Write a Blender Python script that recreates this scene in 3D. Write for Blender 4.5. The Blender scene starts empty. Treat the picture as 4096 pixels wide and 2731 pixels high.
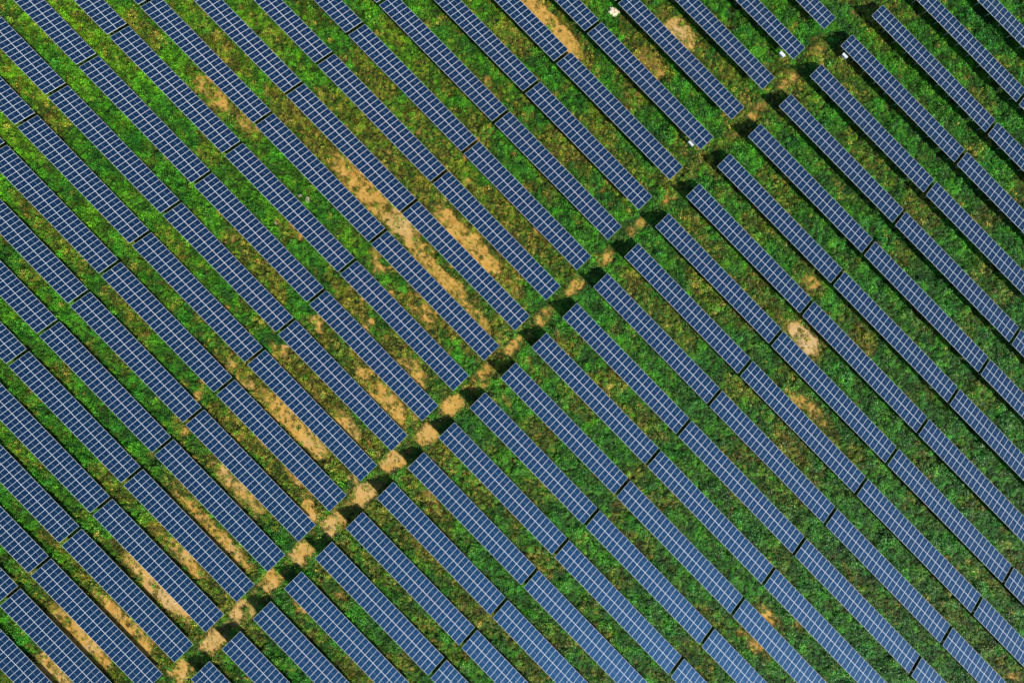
import bpy, bmesh, math, random
import numpy as np
from mathutils import Vector, Matrix
S = bpy.context.scene
R = math.radians
# world axes: X runs along the rows of tables, Y across them (towards their low edges), Z up; metres

# ---------------------------------------------------------------- camera
cam = bpy.data.cameras.new('camera'); cam_o = bpy.data.objects.new('camera', cam)
S.collection.objects.link(cam_o)
rt = Matrix(((0.6976343541251915, -0.7164408378572455, 0.004339792015181658),
             (0.7164496726603506, 0.6976383680918578, -0.000757569142721229),
             (-0.002484851947983414, 0.003637748828278402, 0.9999902961000466)))
cam_o.matrix_world = Matrix.Translation((-0.62, -11.666, 112.094)) @ rt.to_4x4()
cam.sensor_width = 36; cam.lens = 21.2202; cam.clip_start = 0.5; cam.clip_end = 3000
S.camera = cam_o
# ---------------------------------------------------------------- sky, sun, exposure
SUN_EL = 28.5                      # elevation
SUN_DIR_YX = -2.0                  # azimuth measured from +X towards +Y
w = bpy.data.worlds.new('World'); S.world = w; w.use_nodes = True
nt = w.node_tree; bg = nt.nodes['Background']
sky = nt.nodes.new('ShaderNodeTexSky'); sky.sky_type = 'NISHITA'; sky.sun_disc = False
sky.sun_elevation = R(SUN_EL); sky.sun_rotation = R(90 - SUN_DIR_YX)
sky.air_density = 1.0; sky.dust_density = 0.5; sky.ozone_density = 2.0
nt.links.new(sky.outputs[0], bg.inputs[0]); bg.inputs[1].default_value = 0.075
sun = bpy.data.lights.new('sun', 'SUN'); sun.energy = 4.6; sun.angle = R(0.5); sun.color = (1.0, 0.93, 0.82)
sun_o = bpy.data.objects.new('sun', sun); S.collection.objects.link(sun_o)
d = Vector((math.cos(R(SUN_EL)) * math.cos(R(SUN_DIR_YX)), math.cos(R(SUN_EL)) * math.sin(R(SUN_DIR_YX)), math.sin(R(SUN_EL))))
sun_o.rotation_euler = d.to_track_quat('Z', 'Y').to_euler(); sun_o.location = (60, -10, 40)
S.view_settings.view_transform = 'Standard'; S.view_settings.look = 'None'
S.view_settings.exposure = 0.75; S.view_settings.gamma = 1.0; S.view_settings.use_curve_mapping = False

rng = np.random.default_rng(7); random.seed(7)

# ---------------------------------------------------------------- helpers
def tag(o, label=None, cat=None, group=None, kind=None):
    if label: o['label'] = label
    if cat: o['category'] = cat
    if group: o['group'] = group
    if kind: o['kind'] = kind
    return o
def link(o, parent=None):
    S.collection.objects.link(o)
    if parent: o.parent = parent
    return o
class MB:
    """collects boxes, prisms and tubes into one mesh"""
    def __init__(s): s.v = []; s.f = []; s.m = []
    def box(s, a, b, mat=0):
        x0, y0, z0 = a; x1, y1, z1 = b; n = len(s.v)
        s.v += [(x0,y0,z0),(x1,y0,z0),(x1,y1,z0),(x0,y1,z0),(x0,y0,z1),(x1,y0,z1),(x1,y1,z1),(x0,y1,z1)]
        s.f += [(n,n+3,n+2,n+1),(n+4,n+5,n+6,n+7),(n,n+1,n+5,n+4),(n+1,n+2,n+6,n+5),(n+2,n+3,n+7,n+6),(n+3,n,n+4,n+7)]
        s.m += [mat]*6
    def bar(s, p, q, w, h, mat=0, up=(0,0,1)):
        p = Vector(p); q = Vector(q); t = (q-p).normalized(); side = t.cross(Vector(up))
        if side.length < 1e-4: side = t.cross(Vector((1,0,0)))
        side.normalize(); u = side.cross(t); n = len(s.v)
        for c in (p, q):
            for a, b in ((-1,-1),(1,-1),(1,1),(-1,1)): s.v.append(tuple(c + side*a*w/2 + u*b*h/2))
        s.f += [(n,n+1,n+2,n+3)[::-1],(n+4,n+5,n+6,n+7)] + [(n+i,n+(i+1)%4,n+4+(i+1)%4,n+4+i) for i in range(4)]
        s.m += [mat]*6
    def quad(s, pts, mat=0):
        n = len(s.v); s.v += [tuple(p) for p in pts]; s.f.append(tuple(range(n, n+len(pts)))); s.m.append(mat)
    def mesh(s, name, mats):
        me = bpy.data.meshes.new(name); me.from_pydata(s.v, [], s.f)
        for m in mats: me.materials.append(m)
        me.polygons.foreach_set('material_index', s.m); me.update(); return me
    def build(s, name, mats, parent=None): return link(bpy.data.objects.new(name, s.mesh(name, mats)), parent)

def mat(name, col, rough=0.6, metal=0.0, spec=0.5):
    m = bpy.data.materials.new(name); m.use_nodes = True; b = m.node_tree.nodes['Principled BSDF']
    b.inputs['Base Color'].default_value = (*col, 1); b.inputs['Roughness'].default_value = rough
    b.inputs['Metallic'].default_value = metal; b.inputs['Specular IOR Level'].default_value = spec
    return m
def N(m, t, **k):
    n = m.node_tree.nodes.new('ShaderNode' + t)
    for a, b in k.items(): setattr(n, a, b)
    return n
def L(m, a, b): m.node_tree.links.new(a, b)
def M(m, op, a, b=None, c=None, clamp=False):
    n = N(m, 'Math', operation=op); n.use_clamp = clamp
    for i, v in enumerate((a, b, c)):
        if v is None: continue
        if isinstance(v, (int, float)): n.inputs[i].default_value = v
        else: L(m, v, n.inputs[i])
    return n.outputs[0]
def MIX(m, f, a, b):
    n = N(m, 'Mix', data_type='RGBA')
    for s, v in ((n.inputs[0], f), (n.inputs[6], a), (n.inputs[7], b)):
        if isinstance(v, tuple): s.default_value = (*v, 1)
        elif isinstance(v, (int, float)): s.default_value = v
        else: L(m, v, s)
    return n.outputs[2]

# numpy value noise
def vnoise(x, y, cell, seed):
    r = np.random.default_rng(seed); T = r.random((256, 256))
    x = x/cell + 1000; y = y/cell + 1000; xi = np.floor(x).astype(int); yi = np.floor(y).astype(int)
    fx = x-xi; fy = y-yi; fx = fx*fx*(3-2*fx); fy = fy*fy*(3-2*fy)
    g = lambda a, b: T[a % 256, b % 256]
    return (g(xi,yi)*(1-fx)+g(xi+1,yi)*fx)*(1-fy)+(g(xi,yi+1)*(1-fx)+g(xi+1,yi+1)*fx)*fy
def fbm(x, y, cell, seed, o=3):
    s = 0; a = 1; t = 0
    for i in range(o): s = s+a*vnoise(x*1.0+i*17, y+i*31, cell/2**i, seed+i); t += a; a *= .55
    return s/t
def smooth(a, b, x): t = np.clip((x-a)/(b-a), 0, 1); return t*t*(3-2*t)

# ---------------------------------------------------------------- measured layout
PITCH, SL, TILT = 7.8575, 4.0234, R(17.95)       # row spacing, slope length and tilt of a table
TL, GAP, AISLE, ZM = 29.54, 0.68, 4.303, 1.66    # table length, gap between tables, aisle width, height of the table's middle
NMOD = 28
VIS = {-15:(-1,-1),-14:(-2,-1),-13:(-2,-1),-12:(-2,0),-11:(-2,0),-10:(-3,0),-9:(-3,0),-8:(-3,1),-7:(-4,1),-6:(-4,1),
 -5:(-4,1),-4:(-4,2),-3:(-4,2),-2:(-4,2),-1:(-3,2),0:(-3,3),1:(-3,3),2:(-3,3),3:(-2,3),4:(-2,2),5:(-2,2),6:(-2,2),
 7:(-1,2),8:(-1,1),9:(-1,1),10:(0,1),11:(0,1),12:(0,0)}
def tx(j): return AISLE/2+j*(TL+GAP) if j >= 0 else -AISLE/2-TL+(j+1)*(TL+GAP)

# patches of ground cover along the strips: kind (S sandy bare soil, D dry brown weeds, K dense dark green, Y bright young green),
# strength, centre x, y, half length along the row, half width
PATCH=[('D',0.5,-1.7,30.0,3.2,2.0),('D',0.6,-1.3,46.6,3.2,2.0),('D',0.7,0.8,59.2,2.4,2.0),('D',0.7,0.4,66.3,2.4,2.0),('D',0.6,-91.4,-43.8,4.8,2.0),('D',0.6,-90.7,-20.6,4.8,2.0),('D',0.7,-76.5,-12.7,5.6,2.0),('S',0.6,-73.4,-19.6,4.8,1.7),('D',0.6,-61.5,-11.1,4.8,2.0),('D',0.8,-56.2,-11.7,8.1,2.0),('S',0.8,-40.0,-11.6,9.3,1.9),('S',0.7,-31.1,-10.7,3.2,1.8),('S',0.8,-19.8,-4.8,8.9,1.9),('S',0.8,-18.8,-13.1,6.9,1.8),('D',0.7,-17.4,-21.2,7.3,2.0),('D',0.7,-53.3,3.8,4.8,1.9),('D',0.5,-37.6,4.1,4.8,2.0),('S',1.0,-38.2,34.3,8.1,1.9),('S',0.7,-20.5,50.7,4.0,1.7),('D',0.9,-20.7,42.9,5.2,2.0),('S',0.4,-20.4,42.7,4.0,1.4),('D',0.5,-8.5,52.0,3.6,2.0),('D',0.6,-1.9,51.2,3.2,2.0),('D',0.6,-17.3,26.1,5.6,2.0),('D',0.6,-17.1,6.1,5.6,2.0),('D',0.5,-15.2,16.1,4.8,2.0),('S',1.0,36.5,27.7,3.5,1.7),('S',0.5,29.8,35.7,2.8,1.4),('D',0.7,43.9,35.3,3.2,1.8),('S',0.6,45.8,19.2,4.4,1.2),('D',0.7,50.7,18.4,4.8,1.5),('D',0.5,58.6,19.4,2.4,1.6),('D',0.4,79.1,28.6,2.4,1.6),('D',0.6,49.3,11.8,3.6,1.6),('S',0.7,68.5,-12.9,2.8,1.0),('S',0.6,69.0,-18.4,2.9,1.0),('S',0.4,73.4,-9.8,2.0,0.7),('D',0.5,67.6,-28.8,2.4,1.5),('S',0.5,108.4,12.1,2.0,1.2),('D',0.4,15.2,35.2,3.2,1.8),('D',0.7,9.9,-43.3,4.8,1.6),('S',0.4,9.6,-42.9,3.2,1.0),('D',0.6,10.5,-51.3,3.2,1.6),('D',0.6,3.5,-51.4,3.2,1.6),('S',0.4,11.3,-67.7,1.8,1.2),('D',0.4,42.4,-44.8,3.2,1.8),('D',0.3,22.2,-25.1,5.6,1.8),('D',0.4,26.0,-4.1,4.0,1.8),('S',0.7,-15.1,-76.4,9.7,1.6),('S',0.8,-18.3,-51.3,8.1,1.7),('S',0.6,-17.8,-66.5,7.3,1.6),('K',1.0,-8.0,-68.3,2.8,2.0),('D',0.8,-18.1,-43.6,6.4,1.8),('D',0.7,-13.9,-58.4,9.7,1.6),('S',0.4,-10.2,-57.5,4.8,1.2),('S',0.9,-13.5,-90.4,8.5,1.7),('S',0.6,-15.6,-83.3,7.3,1.5),('S',0.8,-13.6,-99.8,8.5,1.7),('S',0.8,-17.5,-107.3,7.7,1.7),('S',0.8,-16.9,-115.3,4.0,1.7),('D',0.6,-23.1,-98.5,4.8,1.6),('S',0.8,-10.5,-35.8,6.4,1.7),('S',0.6,-10.7,-44.7,4.0,1.6),('S',0.6,-9.8,-28.6,4.0,1.6),('S',0.6,-8.8,-13.8,4.4,1.5),('D',0.6,-4.2,-34.0,4.8,1.8),('S',0.9,-5.0,-61.4,2.1,2.0),('K',0.8,-53.5,-30.1,9.7,2.0),('K',0.8,-36.3,-31.0,8.1,2.0),('K',0.7,0.6,74.1,6.4,2.0),('K',0.7,52.4,-4.7,9.7,2.0),('K',0.7,75.0,7.0,9.7,2.0),('K',0.7,49.8,-24.7,9.7,2.0),('K',0.7,71.7,38.3,8.1,2.0),('K',0.7,17.5,91.4,7.3,2.0),('Y',0.8,-105.2,-32.0,9.7,2.0),('Y',0.7,-99.3,-42.2,7.3,2.0),('Y',0.8,-97.7,-30.2,8.1,2.0),('Y',0.7,-92.3,-51.3,6.4,2.0),('Y',0.6,-97.3,-22.7,4.8,2.0),('Y',0.8,-84.0,-24.3,4.8,2.0),('Y',0.7,-35.9,-20.2,4.0,2.0),('Y',0.6,-31.6,2.8,4.0,2.0),('Y',0.6,10.3,77.0,4.8,2.0),('Y',0.5,22.1,47.4,4.8,2.0),('Y',0.6,-53.5,11.7,6.4,2.0),('D',0.6,-54.3,-4.5,5.6,2.0),('D',0.6,-43.6,-2.9,5.6,2.0),('D',0.6,-21.4,3.9,4.8,2.0),('D',0.5,-29.8,3.3,4.8,2.0),('D',0.6,-12.4,4.3,4.0,2.0),('S',0.6,-17.0,-19.3,4.0,1.6),('S',0.6,-9.2,-5.2,3.2,1.6),('D',0.7,-13.9,-28.0,5.6,1.8),('D',0.5,-24.8,-35.0,4.8,1.8),('S',0.5,-24.2,-51.6,3.2,1.4),('D',0.6,-8.6,-50.7,4.8,1.8),('S',0.5,-23.3,-74.8,3.2,1.2),('D',0.5,-33.9,-83.1,5.6,1.6),('D',0.4,-47.2,-89.4,4.8,1.6),('D',0.4,14.2,-35.2,4.8,1.8),('D',0.5,5.5,-42.2,4.0,1.8),('D',0.5,-59.5,-13.0,4.8,1.8),('D',0.6,-66.3,-19.0,4.8,1.8),('S',0.5,-64.0,-18.6,3.2,1.2),('D',0.6,-27.0,-3.2,4.0,1.9),('S',0.6,-26.3,-11.7,3.2,1.7),('D',0.6,-33.1,-97.5,4.8,1.5),('D',0.5,4.5,-83.8,3.2,1.6),('S',0.5,6.6,-74.0,2.4,1.0),('D',0.5,12.1,-58.5,4.8,1.7),('D',0.4,15.4,-10.5,4.8,1.8),('D',0.5,16.7,20.9,4.8,1.8),('D',0.4,11.2,11.4,4.8,1.8),('D',0.5,15.0,-19.8,4.0,1.8),('D',0.5,-70.4,-58.2,6.4,1.6),('D',0.5,-80.1,-58.4,5.6,1.6),('D',0.5,-55.4,-58.5,6.4,1.5),('D',0.5,-10.2,26.6,4.0,1.8),('D',0.5,-5.3,4.4,4.0,1.8)]
def field(kind, x, y, grow=1.0):
    out = np.zeros_like(x); wx = (fbm(x, y, 2.6, 50)-.5)*3.0; wy = (fbm(x, y, 2.2, 60)-.5)*1.6
    for k, st, cx, cy, hl, hw in PATCH:
        if k != kind: continue
        hw = hw*1.12*grow; hl = hl*grow
        m = (np.abs(x-cx) < hl*1.8+3) & (np.abs(y-cy) < hw*1.8+2)
        if not m.any(): continue
        dx = (x[m]+wx[m]-cx)/hl; dy = (y[m]+wy[m]-cy)/hw
        r = (np.abs(dx)**2.6+np.abs(dy)**2.6)**(1/2.6)
        out[m] = np.maximum(out[m], st*(1-smooth(.72, 1.3, r)))
    return out
def fields(x, y):
    Sf = field('S', x, y); Df = field('D', x, y); Kf = field('K', x, y); Yf = field('Y', x, y)
    # foot-worn track along the aisle, thinner towards the far end
    tr = np.exp(-(np.abs(x+.1-(fbm(x*0+3, y, 6, 71)-.5)*1.8)/(1.9-.7*smooth(-60, 20, y)))**3) * (1.0-0.55*smooth(-55, 35, y))*(0.55+1.0*fbm(x, y, 2.4, 73))
    Sf = np.maximum(Sf, np.clip(tr, 0, 1))
    # light scattered bareness nearer the middle and the lower left of the field
    mid = np.exp(-(((x+22)/38)**2+((y+30)/75)**2)); n1 = fbm(x, y, 3.2, 81)
    Sf = np.maximum(Sf, smooth(.60, .82, n1)*mid*.75)
    brk = fbm(x, y, 1.1, 90)
    Sf = np.clip(Sf*(0.45+1.05*brk), 0, 1)*(1-.7*Kf)
    dy_ = np.abs((y+PITCH*60) % PITCH); dy_ = np.minimum(dy_, PITCH-dy_)   # weeds hold on better where the tables shade the track
    Sf = Sf*(1-.62*(1-smooth(1.4, 2.2, dy_))*(np.abs(x) < 4))
    left = smooth(-20, -90, x)
    n2 = fbm(x, y, 5.5, 101); n3 = fbm(x, y, 1.3, 111)
    base = (.42+.35*mid)*smooth(.40, .72, n2)*(1-.35*left)*(1-.25*smooth(20, 90, x))+.25*smooth(.5, .8, n3)
    halo = field('S', x, y, 1.45)*(.35+.9*n3)
    Df = np.clip(np.maximum(np.maximum(np.maximum(Df, halo)*(.65+.6*n3), base*(1-Kf)), Sf*.8), 0, 1)
    Yf = np.clip(Yf+.55*left*smooth(.3, .7, fbm(x, y, 7, 121))+.30*smooth(.58, .75, fbm(x, y, 4, 131)), 0, 1)
    return Sf, Df, Kf, Yf
def hground(x, y):
    return (fbm(x, y, 9, 201)-.5)*.22+(fbm(x, y, 1.6, 211)-.5)*.12

# ---------------------------------------------------------------- ground and path
m_ground = bpy.data.materials.new('soil'); m_ground.use_nodes = True
m = m_ground; b = m.node_tree.nodes['Principled BSDF']; b.inputs['Roughness'].default_value = .95; b.inputs['Specular IOR Level'].default_value = .15
tc = N(m, 'TexCoord').outputs['Object']
at = N(m, 'Attribute', attribute_name='bare'); at2 = N(m, 'Attribute', attribute_name='pale')
def noise(m, sc, det=4, ro=.6):
    n = N(m, 'TexNoise'); n.inputs['Scale'].default_value = sc; n.inputs['Detail'].default_value = det; n.inputs['Roughness'].default_value = ro
    L(m, tc, n.inputs['Vector']); return n.outputs['Fac']
def ramp(m, f, a, b_):
    n = N(m, 'MapRange'); L(m, f, n.inputs[0]); n.inputs[1].default_value = a; n.inputs[2].default_value = b_; return n.outputs[0]
nA = noise(m, 1.1); nB = noise(m, 6.5, 5, .7); nC = noise(m, .35)
sand = MIX(m, ramp(m, nA, .3, .7), (.46, .255, .042), (.68, .42, .115))
sand = MIX(m, M(m, 'MULTIPLY', ramp(m, nC, .52, .7), .55), sand, (.42, .19, .028))
sand = MIX(m, at2.outputs['Fac'], sand, (.66, .50, .28))
sand = MIX(m, M(m, 'MULTIPLY', ramp(m, nB, .48, .72), .6), sand, (.15, .105, .018))
litter = MIX(m, ramp(m, nB, .35, .65), (.010, .026, .006), (.035, .045, .010))
f = M(m, 'ADD', at.outputs['Fac'], M(m, 'MULTIPLY', M(m, 'SUBTRACT', nB, .5), .9))
L(m, MIX(m, ramp(m, f, .22, .52), litter, sand), b.inputs['Base Color'])
bp = N(m, 'Bump'); bp.inputs['Strength'].default_value = .7; bp.inputs['Distance'].default_value = .12
L(m, nB, bp.inputs['Height']); L(m, bp.outputs[0], b.inputs['Normal'])

core = np.arange(-128, 128.01, .4)
out = np.array([132, 140, 155, 180, 220, 300, 450, 700])
gx = np.concatenate([-out[::-1], core, out]); gy = gx.copy()
X, Y = np.meshgrid(gx, gy, indexing='ij'); n = len(gx)
x = X.ravel(); y = Y.ravel(); z = hground(x, y)
Sg, Dg, Kg, Yg = fields(x, y)
pale = smooth(-10, -60, y)*.25*np.ones_like(x)*smooth(.45, .7, fbm(x, y, 3, 301))
for cx, cy, r_, st in ((36.5, 27.7, 4, .75), (-31.3, 44.4, 1.2, 1), (-1, -86, 5, .35), (-31, -10.7, 3, .4), (-2, -92, 5, .3), (-20.5, 50.7, 3, .4), (-11.8, -92, 4, .5)):
    pale = np.maximum(pale, st*np.exp(-(((x-cx)/r_)**2+((y-cy)/r_)**2)))
idx = np.arange(n*n).reshape(n, n)
F = np.stack([idx[:-1,:-1], idx[1:,:-1], idx[1:,1:], idx[:-1,1:]], -1).reshape(-1, 4)
fcx = x[F].mean(1); fcy = y[F].mean(1)
half = 1.25+.9*(vnoise(fcx*0, fcy, 1.7, 401)-.5)+.6*(vnoise(fcx*0, fcy, .6, 402)-.5)
onpath = (np.abs(fcx-.1-.5*(vnoise(fcx*0+9, fcy, 5, 403)-.5)) < half) & (fcy > -128) & (fcy < 128)
def sheet(name, mask):
    f = F[mask]; used, inv = np.unique(f, return_inverse=True); inv = inv.reshape(f.shape)
    me = bpy.data.meshes.new(name); me.vertices.add(len(used)); me.vertices.foreach_set('co', np.stack([x[used], y[used], z[used]], -1).astype('f4').ravel())
    me.loops.add(f.size); me.loops.foreach_set('vertex_index', inv.astype('i4').ravel())
    me.polygons.add(len(f)); me.polygons.foreach_set('loop_start', np.arange(0, f.size, 4, dtype='i4'))
    me.update(calc_edges=True); me.validate()
    me.polygons.foreach_set('use_smooth', np.ones(len(f), dtype=bool))
    for nm, v in (('bare', Sg), ('pale', pale)):
        a = me.attributes.new(nm, 'FLOAT', 'POINT'); a.data.foreach_set('value', v[used].astype('f4'))
    me.materials.append(m_ground)
    return link(bpy.data.objects.new(name, me))
tag(sheet('ground', ~onpath), 'uneven sandy soil under the whole solar field', kind='structure')
tag(sheet('path', onpath), 'worn sandy track running between the ends of the solar tables', kind='structure')

# ---------------------------------------------------------------- vegetation (weeds: nobody could count them)
def leafmat(name):
    m = bpy.data.materials.new(name); m.use_nodes = True; b = m.node_tree.nodes['Principled BSDF']
    a = N(m, 'Attribute', attribute_name='tint'); a.attribute_type = 'INSTANCER'
    lv = N(m, 'Attribute', attribute_name='lv')
    c = N(m, 'HueSaturation'); L(m, a.outputs['Color'], c.inputs['Color'])
    L(m, M(m, 'ADD', M(m, 'MULTIPLY', lv.outputs['Fac'], 1.1), .45), c.inputs['Value'])
    L(m, M(m, 'ADD', M(m, 'MULTIPLY', lv.outputs['Fac'], .05), .475), c.inputs['Hue'])
    L(m, c.outputs[0], b.inputs['Base Color'])
    b.inputs['Roughness'].default_value = .5; b.inputs['Specular IOR Level'].default_value = .35
    tr = N(m, 'BsdfTranslucent'); L(m, c.outputs[0], tr.inputs['Color'])
    mx = N(m, 'MixShader'); mx.inputs[0].default_value = .22
    L(m, b.outputs[0], mx.inputs[1]); L(m, tr.outputs[0], mx.inputs[2])
    o = [q for q in m.node_tree.nodes if q.type == 'OUTPUT_MATERIAL'][0]; L(m, mx.outputs[0], o.inputs[0])
    return m
m_leaf = leafmat('leaf')
def tuft(name, nl, rad, hgt, ll, lw, seed, blade=False):
    r = random.Random(seed); vs = []; fs = []; lv = []
    for i in range(nl):
        a = r.uniform(0, 6.283); d = rad*math.sqrt(r.random())
        h = hgt*1.35*(1-(d/rad)**2*.7)*r.uniform(.3, 1)
        c = Vector((d*math.cos(a), d*math.sin(a), h))
        az = a+r.uniform(-1.2, 1.2); el = r.uniform(-.35, .75) if not blade else r.uniform(.7, 1.35)
        t = Vector((math.cos(az)*math.cos(el), math.sin(az)*math.cos(el), math.sin(el)))
        sd = Vector((-math.sin(az), math.cos(az), r.uniform(-.5, .5))).normalized()
        l = ll*r.uniform(.7, 1.25); w_ = lw*r.uniform(.7, 1.2); up = t.cross(sd); k = len(vs)
        if blade: c.z = 0; pts = [c-sd*w_/2, c+sd*w_/2, c+t*l*.6+sd*w_*.35-up*.02, c+t*l+Vector((t.x, t.y, -.6))*l*.2]
        else: pts = [c-t*l/2, c+sd*w_/2-up*.012, c+t*l/2-Vector((0, 0, l*.2)), c-sd*w_/2-up*.012]
        vs += [tuple(p) for p in pts]; fs.append((k, k+1, k+2, k+3)); lv += [r.random()]*4
        if not blade and i % 3 == 0:      # a stem
            k = len(vs); vs += [(d*.3*math.cos(a)-.008, d*.3*math.sin(a), 0), (d*.3*math.cos(a)+.008, d*.3*math.sin(a), 0), tuple(c)]; fs.append((k, k+1, k+2)); lv += [.2]*3
    me = bpy.data.meshes.new(name); me.from_pydata(vs, [], fs); me.materials.append(m_leaf)
    at = me.attributes.new('lv', 'FLOAT', 'POINT'); at.data.foreach_set('value', lv)
    return bpy.data.objects.new(name, me)
src = bpy.data.collections.new('weed_kinds')
for k, a in enumerate(((16, .26, .26, .17, .11, 1), (20, .30, .34, .15, .10, 2), (12, .22, .16, .20, .14, 3), (26, .36, .42, .16, .10, 4),
                       (22, .16, 0, .30, .022, 5, True), (26, .22, 0, .38, .024, 6, True))):
    src.objects.link(tuft('weed_kind_%d' % k, *a))

# scatter over what the camera can see, plus a margin
inv = rt.inverted(); NP = 400000
Rm = np.array(inv); Cc = np.array(cam_o.location)
px = rng.uniform(-128, 128, NP*2); py = rng.uniform(-128, 128, NP*2)
q = (Rm @ (np.stack([px, py, px*0])-Cc[:, None])); ix = q[0]/-q[2]*2414.4; iy = q[1]/-q[2]*2414.4
keep = (np.abs(ix) < 2048+150) & (np.abs(iy) < 1366+150); px = px[keep]; py = py[keep]
Sv, Dv, Kv, Yv = fields(px, py)
clump = .55*fbm(px, py, 1.0, 501, 2)+.45*fbm(px, py, .42, 505, 2)
p = smooth(-.07, .07, clump-.5+(.80-Sv)*.42+.16*(rng.random(len(px))-.5))*(1-.2*Sv)
keep = rng.random(len(px)) < p
px, py, Sv, Dv, Kv, Yv = (v[keep] for v in (px, py, Sv, Dv, Kv, Yv)); n = len(px)
pz = hground(px, py)-.02
big = fbm(px, py, 2.1, 521); sc = (.70+1.45*smooth(.35, .75, big)*rng.random(n)+.35*rng.random(n))*(1-.35*Sv)*(1-.2*Dv)*(1+.1*Kv)
kind = rng.integers(0, 4, n); g = rng.random(n) < (.12+.45*Dv*.7+.25*smooth(-40, -100, px)); kind[g] = rng.integers(4, 6, g.sum())
dark = np.array((.014, .135, .012)); midg = np.array((.055, .270, .010)); yel = np.array((.170, .430, .004)); olv = np.array((.200, .210, .010)); brn = np.array((.27, .165, .020)); straw = np.array((.50, .34, .07)); teal = np.array((.008, .175, .030))
r1 = rng.random(n)[:, None]; mix = lambda a, b, t: a*(1-t)+b*t
tn = fbm(px, py, 1.5, 531)[:, None]
col = mix(dark, midg, np.clip(smooth(.3, .7, tn)*.8+r1*.35-.45*Kv[:, None]*.8, 0, 1))
col = mix(col, yel, np.clip(Yv[:, None]*(.35+.5*rng.random((n, 1))), 0, 1))
east = smooth(0, 100, px+.35*py)[:, None]; col = mix(col, teal, .55*east*rng.random((n, 1)))
r2 = rng.random((n, 1)); Dn = Dv[:, None]
col = mix(col, olv, np.clip(Dn*1.25*r2+.10*r1, 0, .9))
isb = rng.random(n) < np.clip(Dv*1.0-.12, 0, .85); col[isb] = mix(col[isb], mix(brn, straw, rng.random((isb.sum(), 1))**1.6), (.25+.7*rng.random((isb.sum(), 1))))
col = col*1.18*(.68+.64*rng.random((n, 1)))*(.60+.8*smooth(.35, .65, fbm(px, py, .8, 541, 2))[:, None])
me = bpy.data.meshes.new('ground_cover'); me.vertices.add(n); me.vertices.foreach_set('co', np.stack([px, py, pz], -1).astype('f4').ravel())
rot = np.stack([rng.uniform(-.2, .2, n), rng.uniform(-.2, .2, n), rng.uniform(0, 6.283, n)], -1)
for nm, ty, key, v in (('rot', 'FLOAT_VECTOR', 'vector', rot), ('sc', 'FLOAT', 'value', sc), ('kindi', 'INT', 'value', kind.astype('i4'))):
    a = me.attributes.new(nm, ty, 'POINT'); a.data.foreach_set(key, (v if ty == 'INT' else v.astype('f4')).ravel())
a = me.attributes.new('tint', 'FLOAT_COLOR', 'POINT'); a.data.foreach_set('color', np.concatenate([col, np.ones((n, 1))], 1).astype('f4').ravel())
cover = link(bpy.data.objects.new('ground_cover', me)); me.materials.append(m_leaf)
tag(cover, 'green and brown weeds covering the soil between and under the solar tables', kind='stuff')
ng = bpy.data.node_groups.new('weeds', 'GeometryNodeTree')
ng.interface.new_socket('Geometry', in_out='INPUT', socket_type='NodeSocketGeometry'); ng.interface.new_socket('Geometry', in_out='OUTPUT', socket_type='NodeSocketGeometry')
gi = ng.nodes.new('NodeGroupInput'); go = ng.nodes.new('NodeGroupOutput'); ci = ng.nodes.new('GeometryNodeCollectionInfo')
ci.inputs['Collection'].default_value = src; ci.inputs['Separate Children'].default_value = True; ci.inputs['Reset Children'].default_value = True
ip = ng.nodes.new('GeometryNodeInstanceOnPoints'); ip.inputs['Pick Instance'].default_value = True
def na(nm, ty):
    q = ng.nodes.new('GeometryNodeInputNamedAttribute'); q.data_type = ty; q.inputs['Name'].default_value = nm; return q.outputs['Attribute']
ng.links.new(gi.outputs[0], ip.inputs['Points']); ng.links.new(ci.outputs[0], ip.inputs['Instance'])
ng.links.new(na('kindi', 'INT'), ip.inputs['Instance Index']); ng.links.new(na('rot', 'FLOAT_VECTOR'), ip.inputs['Rotation']); ng.links.new(na('sc', 'FLOAT'), ip.inputs['Scale'])
ng.links.new(ip.outputs[0], go.inputs[0])
mod = cover.modifiers.new('weeds', 'NODES'); mod.node_group = ng

# ---------------------------------------------------------------- solar tables
m_frame = mat('anodised_frame', (.80, .85, .88), .42, 0.0)
m_steel = mat('galvanised_steel', (.62, .66, .70), .45, .35)
m_back = mat('backsheet', (.55, .56, .58), .6)
m_cell = bpy.data.materials.new('solar_glass'); m_cell.use_nodes = True
MWID, MLEN = 1.046, 1.998
m = m_cell; b = m.node_tree.nodes['Principled BSDF']; tc = N(m, 'TexCoord').outputs['Object']
sx = N(m, 'SeparateXYZ'); L(m, tc, sx.inputs[0]); oi = N(m, 'ObjectInfo').outputs['Random']
def lines(c, start, size, halfw):
    q = M(m, 'FRACT', M(m, 'DIVIDE', M(m, 'SUBTRACT', c, start), size))
    dd = M(m, 'MULTIPLY', M(m, 'SUBTRACT', .5, M(m, 'ABSOLUTE', M(m, 'SUBTRACT', q, .5))), size)
    return M(m, 'LESS_THAN', dd, halfw)
colw = (MWID-.08)/6; lx = lines(sx.outputs[0], -MWID/2+.04, colw, .0065)
ly = lines(sx.outputs[1], -MLEN/2+.04, (MLEN-.08)/24, .002)
midl = M(m, 'LESS_THAN', M(m, 'ABSOLUTE', sx.outputs[1]), .016)
hv = N(m, 'HueSaturation'); hv.inputs['Color'].default_value = (.0010, .0045, .017, 1)
L(m, M(m, 'ADD', .485, M(m, 'MULTIPLY', oi, .02)), hv.inputs['Hue']); L(m, M(m, 'ADD', .85, M(m, 'MULTIPLY', oi, .3)), hv.inputs['Value'])
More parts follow.
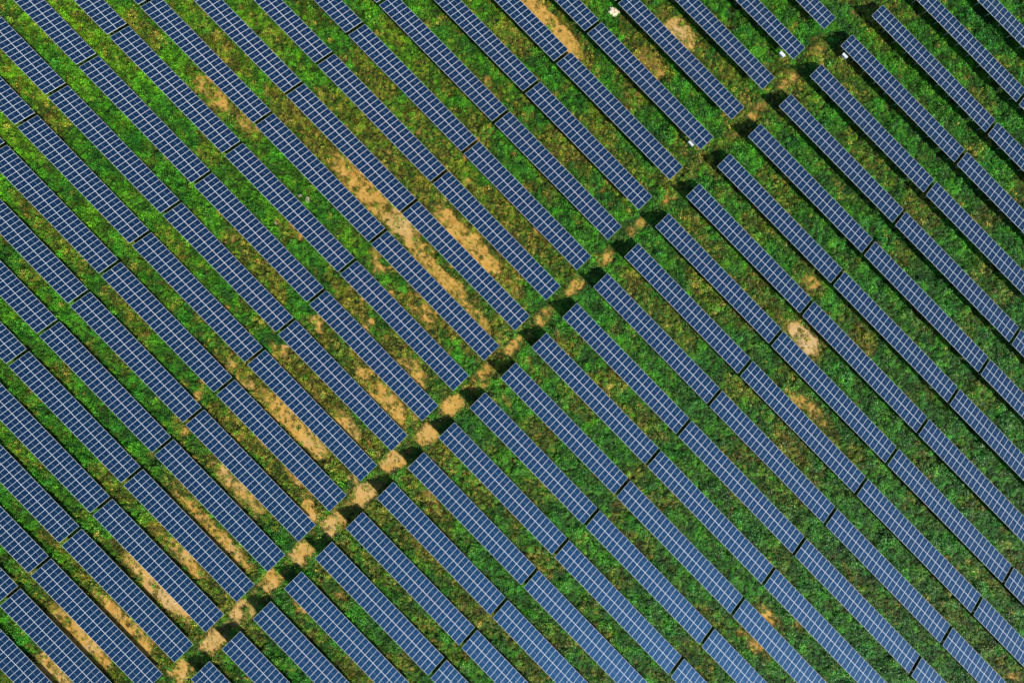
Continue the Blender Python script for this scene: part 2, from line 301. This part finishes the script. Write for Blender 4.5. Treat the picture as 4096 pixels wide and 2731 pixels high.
c = MIX(m, M(m, 'MULTIPLY', ly, .2), hv.outputs[0], (.10, .17, .26)); c = MIX(m, M(m, 'MULTIPLY', lx, .3), c, (.12, .22, .32)); c = MIX(m, M(m, 'MULTIPLY', midl, .6), c, (.40, .58, .66))
L(m, c, b.inputs['Base Color']); b.inputs['Roughness'].default_value = .58; b.inputs['Specular IOR Level'].default_value = .9; b.inputs['Specular Tint'].default_value = (.07, .40, 1, 1); b.inputs['IOR'].default_value = 1.8

mb = MB(); W2, L2, fr = MWID/2, MLEN/2, .025
for a_, b_ in (((-W2,-L2),(W2,-L2+fr)), ((-W2,L2-fr),(W2,L2)), ((-W2,-L2+fr),(-W2+fr,L2-fr)), ((W2-fr,-L2+fr),(W2,L2-fr))):
    mb.box((a_[0], a_[1], -.035), (b_[0], b_[1], 0), 0)
mb.quad([(-W2+fr,-L2+fr,-.003),(W2-fr,-L2+fr,-.003),(W2-fr,L2-fr,-.003),(-W2+fr,L2-fr,-.003)], 1)
mb.quad([(-W2+fr,L2-fr,-.010),(W2-fr,L2-fr,-.010),(W2-fr,-L2+fr,-.010),(-W2+fr,-L2+fr,-.010)], 2)
module_me = mb.mesh('solar_module', [m_frame, m_cell, m_back])
ct, st_ = math.cos(TILT), math.sin(TILT)
def onslope(xx, s, h=0): return Vector((xx, s*ct+h*st_, ZM-s*st_+h*ct))     # s: distance down the slope from the table's middle
rot_m = Matrix.Rotation(-TILT, 4, 'X')
mpitch = TL/NMOD
def make_table():
    root = link(bpy.data.objects.new('solar_table', None)); root.empty_display_size = .5
    for row in (-1, 1):
        for k in range(NMOD):
            o = link(bpy.data.objects.new('solar_module', module_me), root)
            o.matrix_local = Matrix.Translation(onslope((k+.5)*mpitch, row*(SL/2-L2))) @ rot_m
    rail = MB()
    rail.bar((.04, 0, 0), (TL-.04, 0, 0), .055, .06)
    rme = rail.mesh('rail', [m_steel])
    for s in (-1.55, -.48, .48, 1.55):
        o = link(bpy.data.objects.new('rail', rme), root); o.matrix_local = Matrix.Translation(onslope(0, s, -.068)) @ rot_m
    cm = MB(); cm.bar((.0, 0, 0), (TL, 0, 0), .05, .03); cme = cm.mesh('centre_strip', [m_frame])
    o = link(bpy.data.objects.new('centre_strip', cme), root); o.matrix_local = Matrix.Translation(onslope(0, 0, -.052)) @ rot_m
    fm = MB()
    a, b2 = onslope(0, -1.85, -.14), onslope(0, 1.75, -.14)
    fm.bar(a, b2, .06, .08)
    rp, fp = onslope(0, -1.05, -.18), onslope(0, 1.15, -.18)
    for q in (rp, fp): fm.bar((0, q.y, -.25), tuple(q), .09, .07)
    fm.bar((.05, rp.y, rp.z*.35), tuple(onslope(.05, -.05, -.18)), .05, .05); fm.bar((.05, rp.y, rp.z*.35), tuple(onslope(.05, -1.75, -.18)), .05, .05)
    fme = fm.mesh('support_frame', [m_steel])
    for k in range(11):
        o = link(bpy.data.objects.new('support_frame', fme), root); o.location = (.76+k*(TL-1.52)/10, 0, 0)
    return root
ORD = ['zeroth', 'first', 'second', 'third', 'fourth', 'fifth', 'sixth', 'seventh', 'eighth', 'ninth', 'tenth', 'eleventh', 'twelfth', 'thirteenth', 'fourteenth',
 'fifteenth', 'sixteenth', 'seventeenth', 'eighteenth', 'nineteenth', 'twentieth']
for k in range(1, 10): ORD.append('twenty-'+ORD[k])
proto = make_table(); kids = list(proto.children); first = True
for i in sorted(VIS):
    for j in range(VIS[i][0], VIS[i][1]+1):
        if first: t = proto; first = False
        else:
            t = link(proto.copy())
            for c_ in kids: cc = link(c_.copy(), t)
        t.location = (tx(j), i*PITCH, 0)
        side = 'right' if j >= 0 else 'left'; near = j if j >= 0 else -1-j
        tone = 'pale blue' if j >= 1 or (j == 0 and i < 6) else 'navy'
        tag(t, '%s solar table, %s %s of the sandy track, %s row from bottom left' % (tone, ORD[near+1], side, ORD[i+16]),
            'solar array', 'tilted solar tables standing in parallel rows')

# ---------------------------------------------------------------- white boxes behind three tables by the track
m_box = mat('painted_box', (.70, .78, .84), .4); m_dark = mat('dark_plastic', (.03, .035, .04), .5)
def box_unit(loc, label):
    root = link(bpy.data.objects.new('inverter_box', None)); root.location = loc
    c_ = MB(); c_.box((-.5, -.17, -.35), (.5, .17, .35)); o = c_.build('cabinet', [m_box], root)
    bv = o.modifiers.new('bevel', 'BEVEL'); bv.width = .02; bv.segments = 2
    r_ = MB(); r_.v += [(-.56,-.30,.385),(.56,-.30,.385),(.56,.20,.45),(-.56,.20,.45),(-.56,-.30,.36),(.56,-.30,.36),(.56,.20,.425),(-.56,.20,.425)]
    r_.f += [(0,1,2,3),(7,6,5,4),(0,4,5,1),(1,5,6,2),(2,6,7,3),(3,7,4,0)]; r_.m += [0]*6; r_.build('rain_cover', [m_box], root)
    f_ = MB()
    for k in range(7): f_.box((-.42+k*.13, -.215, -.28), (-.39+k*.13, -.175, .28))
    f_.build('cooling_fins', [m_steel], root)
    h_ = MB(); h_.box((-.06, -.20, -.36), (.06, .10, -.33)); h_.box((-.45, -.1, -.47), (.45, .1, -.36)); h_.build('cable_entry', [m_dark], root)
    l_ = MB()
    for s in (-.4, .4): l_.box((s-.03, .19, -1.7), (s+.03, .25, .33))
    for zz in (-.2, .2): l_.box((-.48, .172, zz-.02), (.48, .188, zz+.02))
    l_.build('mounting_stand', [m_steel], root)
    tag(root, label, 'inverter', 'white boxes behind the tables beside the track')
    return root
def at_row(i, xx, dy): return (xx, i*PITCH-SL/2*ct+dy, 1.15)
box_unit((4.0, 68.75, 1.15), 'pale inverter box behind the start of a table, on the right side of the track')
box_unit((-4.2, 60.7, 1.15), 'pale inverter box near the top, behind a table end left of the track')
box_unit((-4.15, 37.35, 1.15), 'pale inverter box half hidden by the table edge, lowest of the three')
# ---------------------------------------------------------------- small things
def blob(name, sx_, sy_, sz_, mt, seed, sub=3, rough_=.25):
    bm = bmesh.new(); bmesh.ops.create_icosphere(bm, subdivisions=sub, radius=1); r = random.Random(seed)
    o_ = Vector((r.uniform(0, 99), r.uniform(0, 99), 0))
    from mathutils import noise as mn
    for v in bm.verts:
        k = 1+rough_*mn.noise(v.co*1.6+o_)+rough_*.5*mn.noise(v.co*4+o_)
        v.co = Vector((v.co.x*sx_*k, v.co.y*sy_*k, max(v.co.z, -.3)*sz_*k))
    me = bpy.data.meshes.new(name); bm.to_mesh(me); bm.free(); me.materials.append(mt)
    return link(bpy.data.objects.new(name, me))
m_pile = mat('pale_sand', (.80, .66, .46), .95, 0, .1); mm = m_pile; tcp = N(mm, 'TexCoord').outputs['Object']
nn = N(mm, 'TexNoise'); nn.inputs['Scale'].default_value = 5; L(mm, tcp, nn.inputs['Vector'])
L(mm, MIX(mm, nn.outputs['Fac'], (.62, .47, .28), (.90, .80, .62)), mm.node_tree.nodes['Principled BSDF'].inputs['Base Color'])
pl = blob('sand_pile', .95, .75, .34, m_pile, 5, 4, .5); pl.location = (-31.7, 44.75, .04); pl.rotation_euler.z = .4
tag(pl, 'small whitish sand pile beside a table corner near the top edge', 'sand pile')
m_stone = mat('pale_stone', (.72, .66, .56), .8)
for k, (a, b_, s_) in enumerate(((-10.0, -90.2, .16), (1.17, -87.74, .13), (-1.96, -86.7, .12), (-11.65, -98.4, .11), (-6.9, 44.6, .12), (-7.9, 39.7, .13), (-4.6, 42.4, .14), (-2.9, 36.6, .15), (.4, -77.6, .12), (.9, -59.3, .1), (37.4, 26.9, .12), (35.2, 28.1, .1))):
    st1 = blob('stone', s_, s_*.8, s_*.6, m_stone, 20+k, 2); st1.location = (a, b_, float(hground(np.array([a]), np.array([b_]))[0])+s_*.25)
    tag(st1, 'small pale stone lying on the sandy soil', 'stone', 'small pale stones on the bare soil')
m_twig = mat('dry_twigs', (.50, .44, .33), .8)
def shrub(a, b_, s_, seed, label):
    r = random.Random(seed); mb = MB()
    def br(p, d_, l, w_, n_):
        q = p+d_*l; mb.bar(p, q, w_, w_)
        if n_ == 0: return
        for _ in range(3):
            dd = (d_+Vector((r.uniform(-.8, .8), r.uniform(-.8, .8), r.uniform(-.25, .35)))).normalized(); br(p+d_*l*r.uniform(.5, 1), dd, l*r.uniform(.6, .85), w_*.65, n_-1)
    for _ in range(7): br(Vector((0, 0, 0)), Vector((r.uniform(-.8, .8), r.uniform(-.8, .8), .8)).normalized(), s_*.4, .03, 3)
    o = mb.build('dry_shrub', [m_twig]); o.location = (a, b_, 0); tag(o, label, 'shrub', 'dead leafless shrubs between the rows')
shrub(-46.2, -20.3, 1.0, 1, 'bleached leafless shrub, larger of two bare shrubs close together left of centre')
shrub(-47.9, -20.9, .65, 2, 'small bleached leafless shrub beside a larger bare shrub left of centre')
shrub(-47.36, -27.6, .6, 3, 'thin dry shrub standing alone in the green strip left of centre')
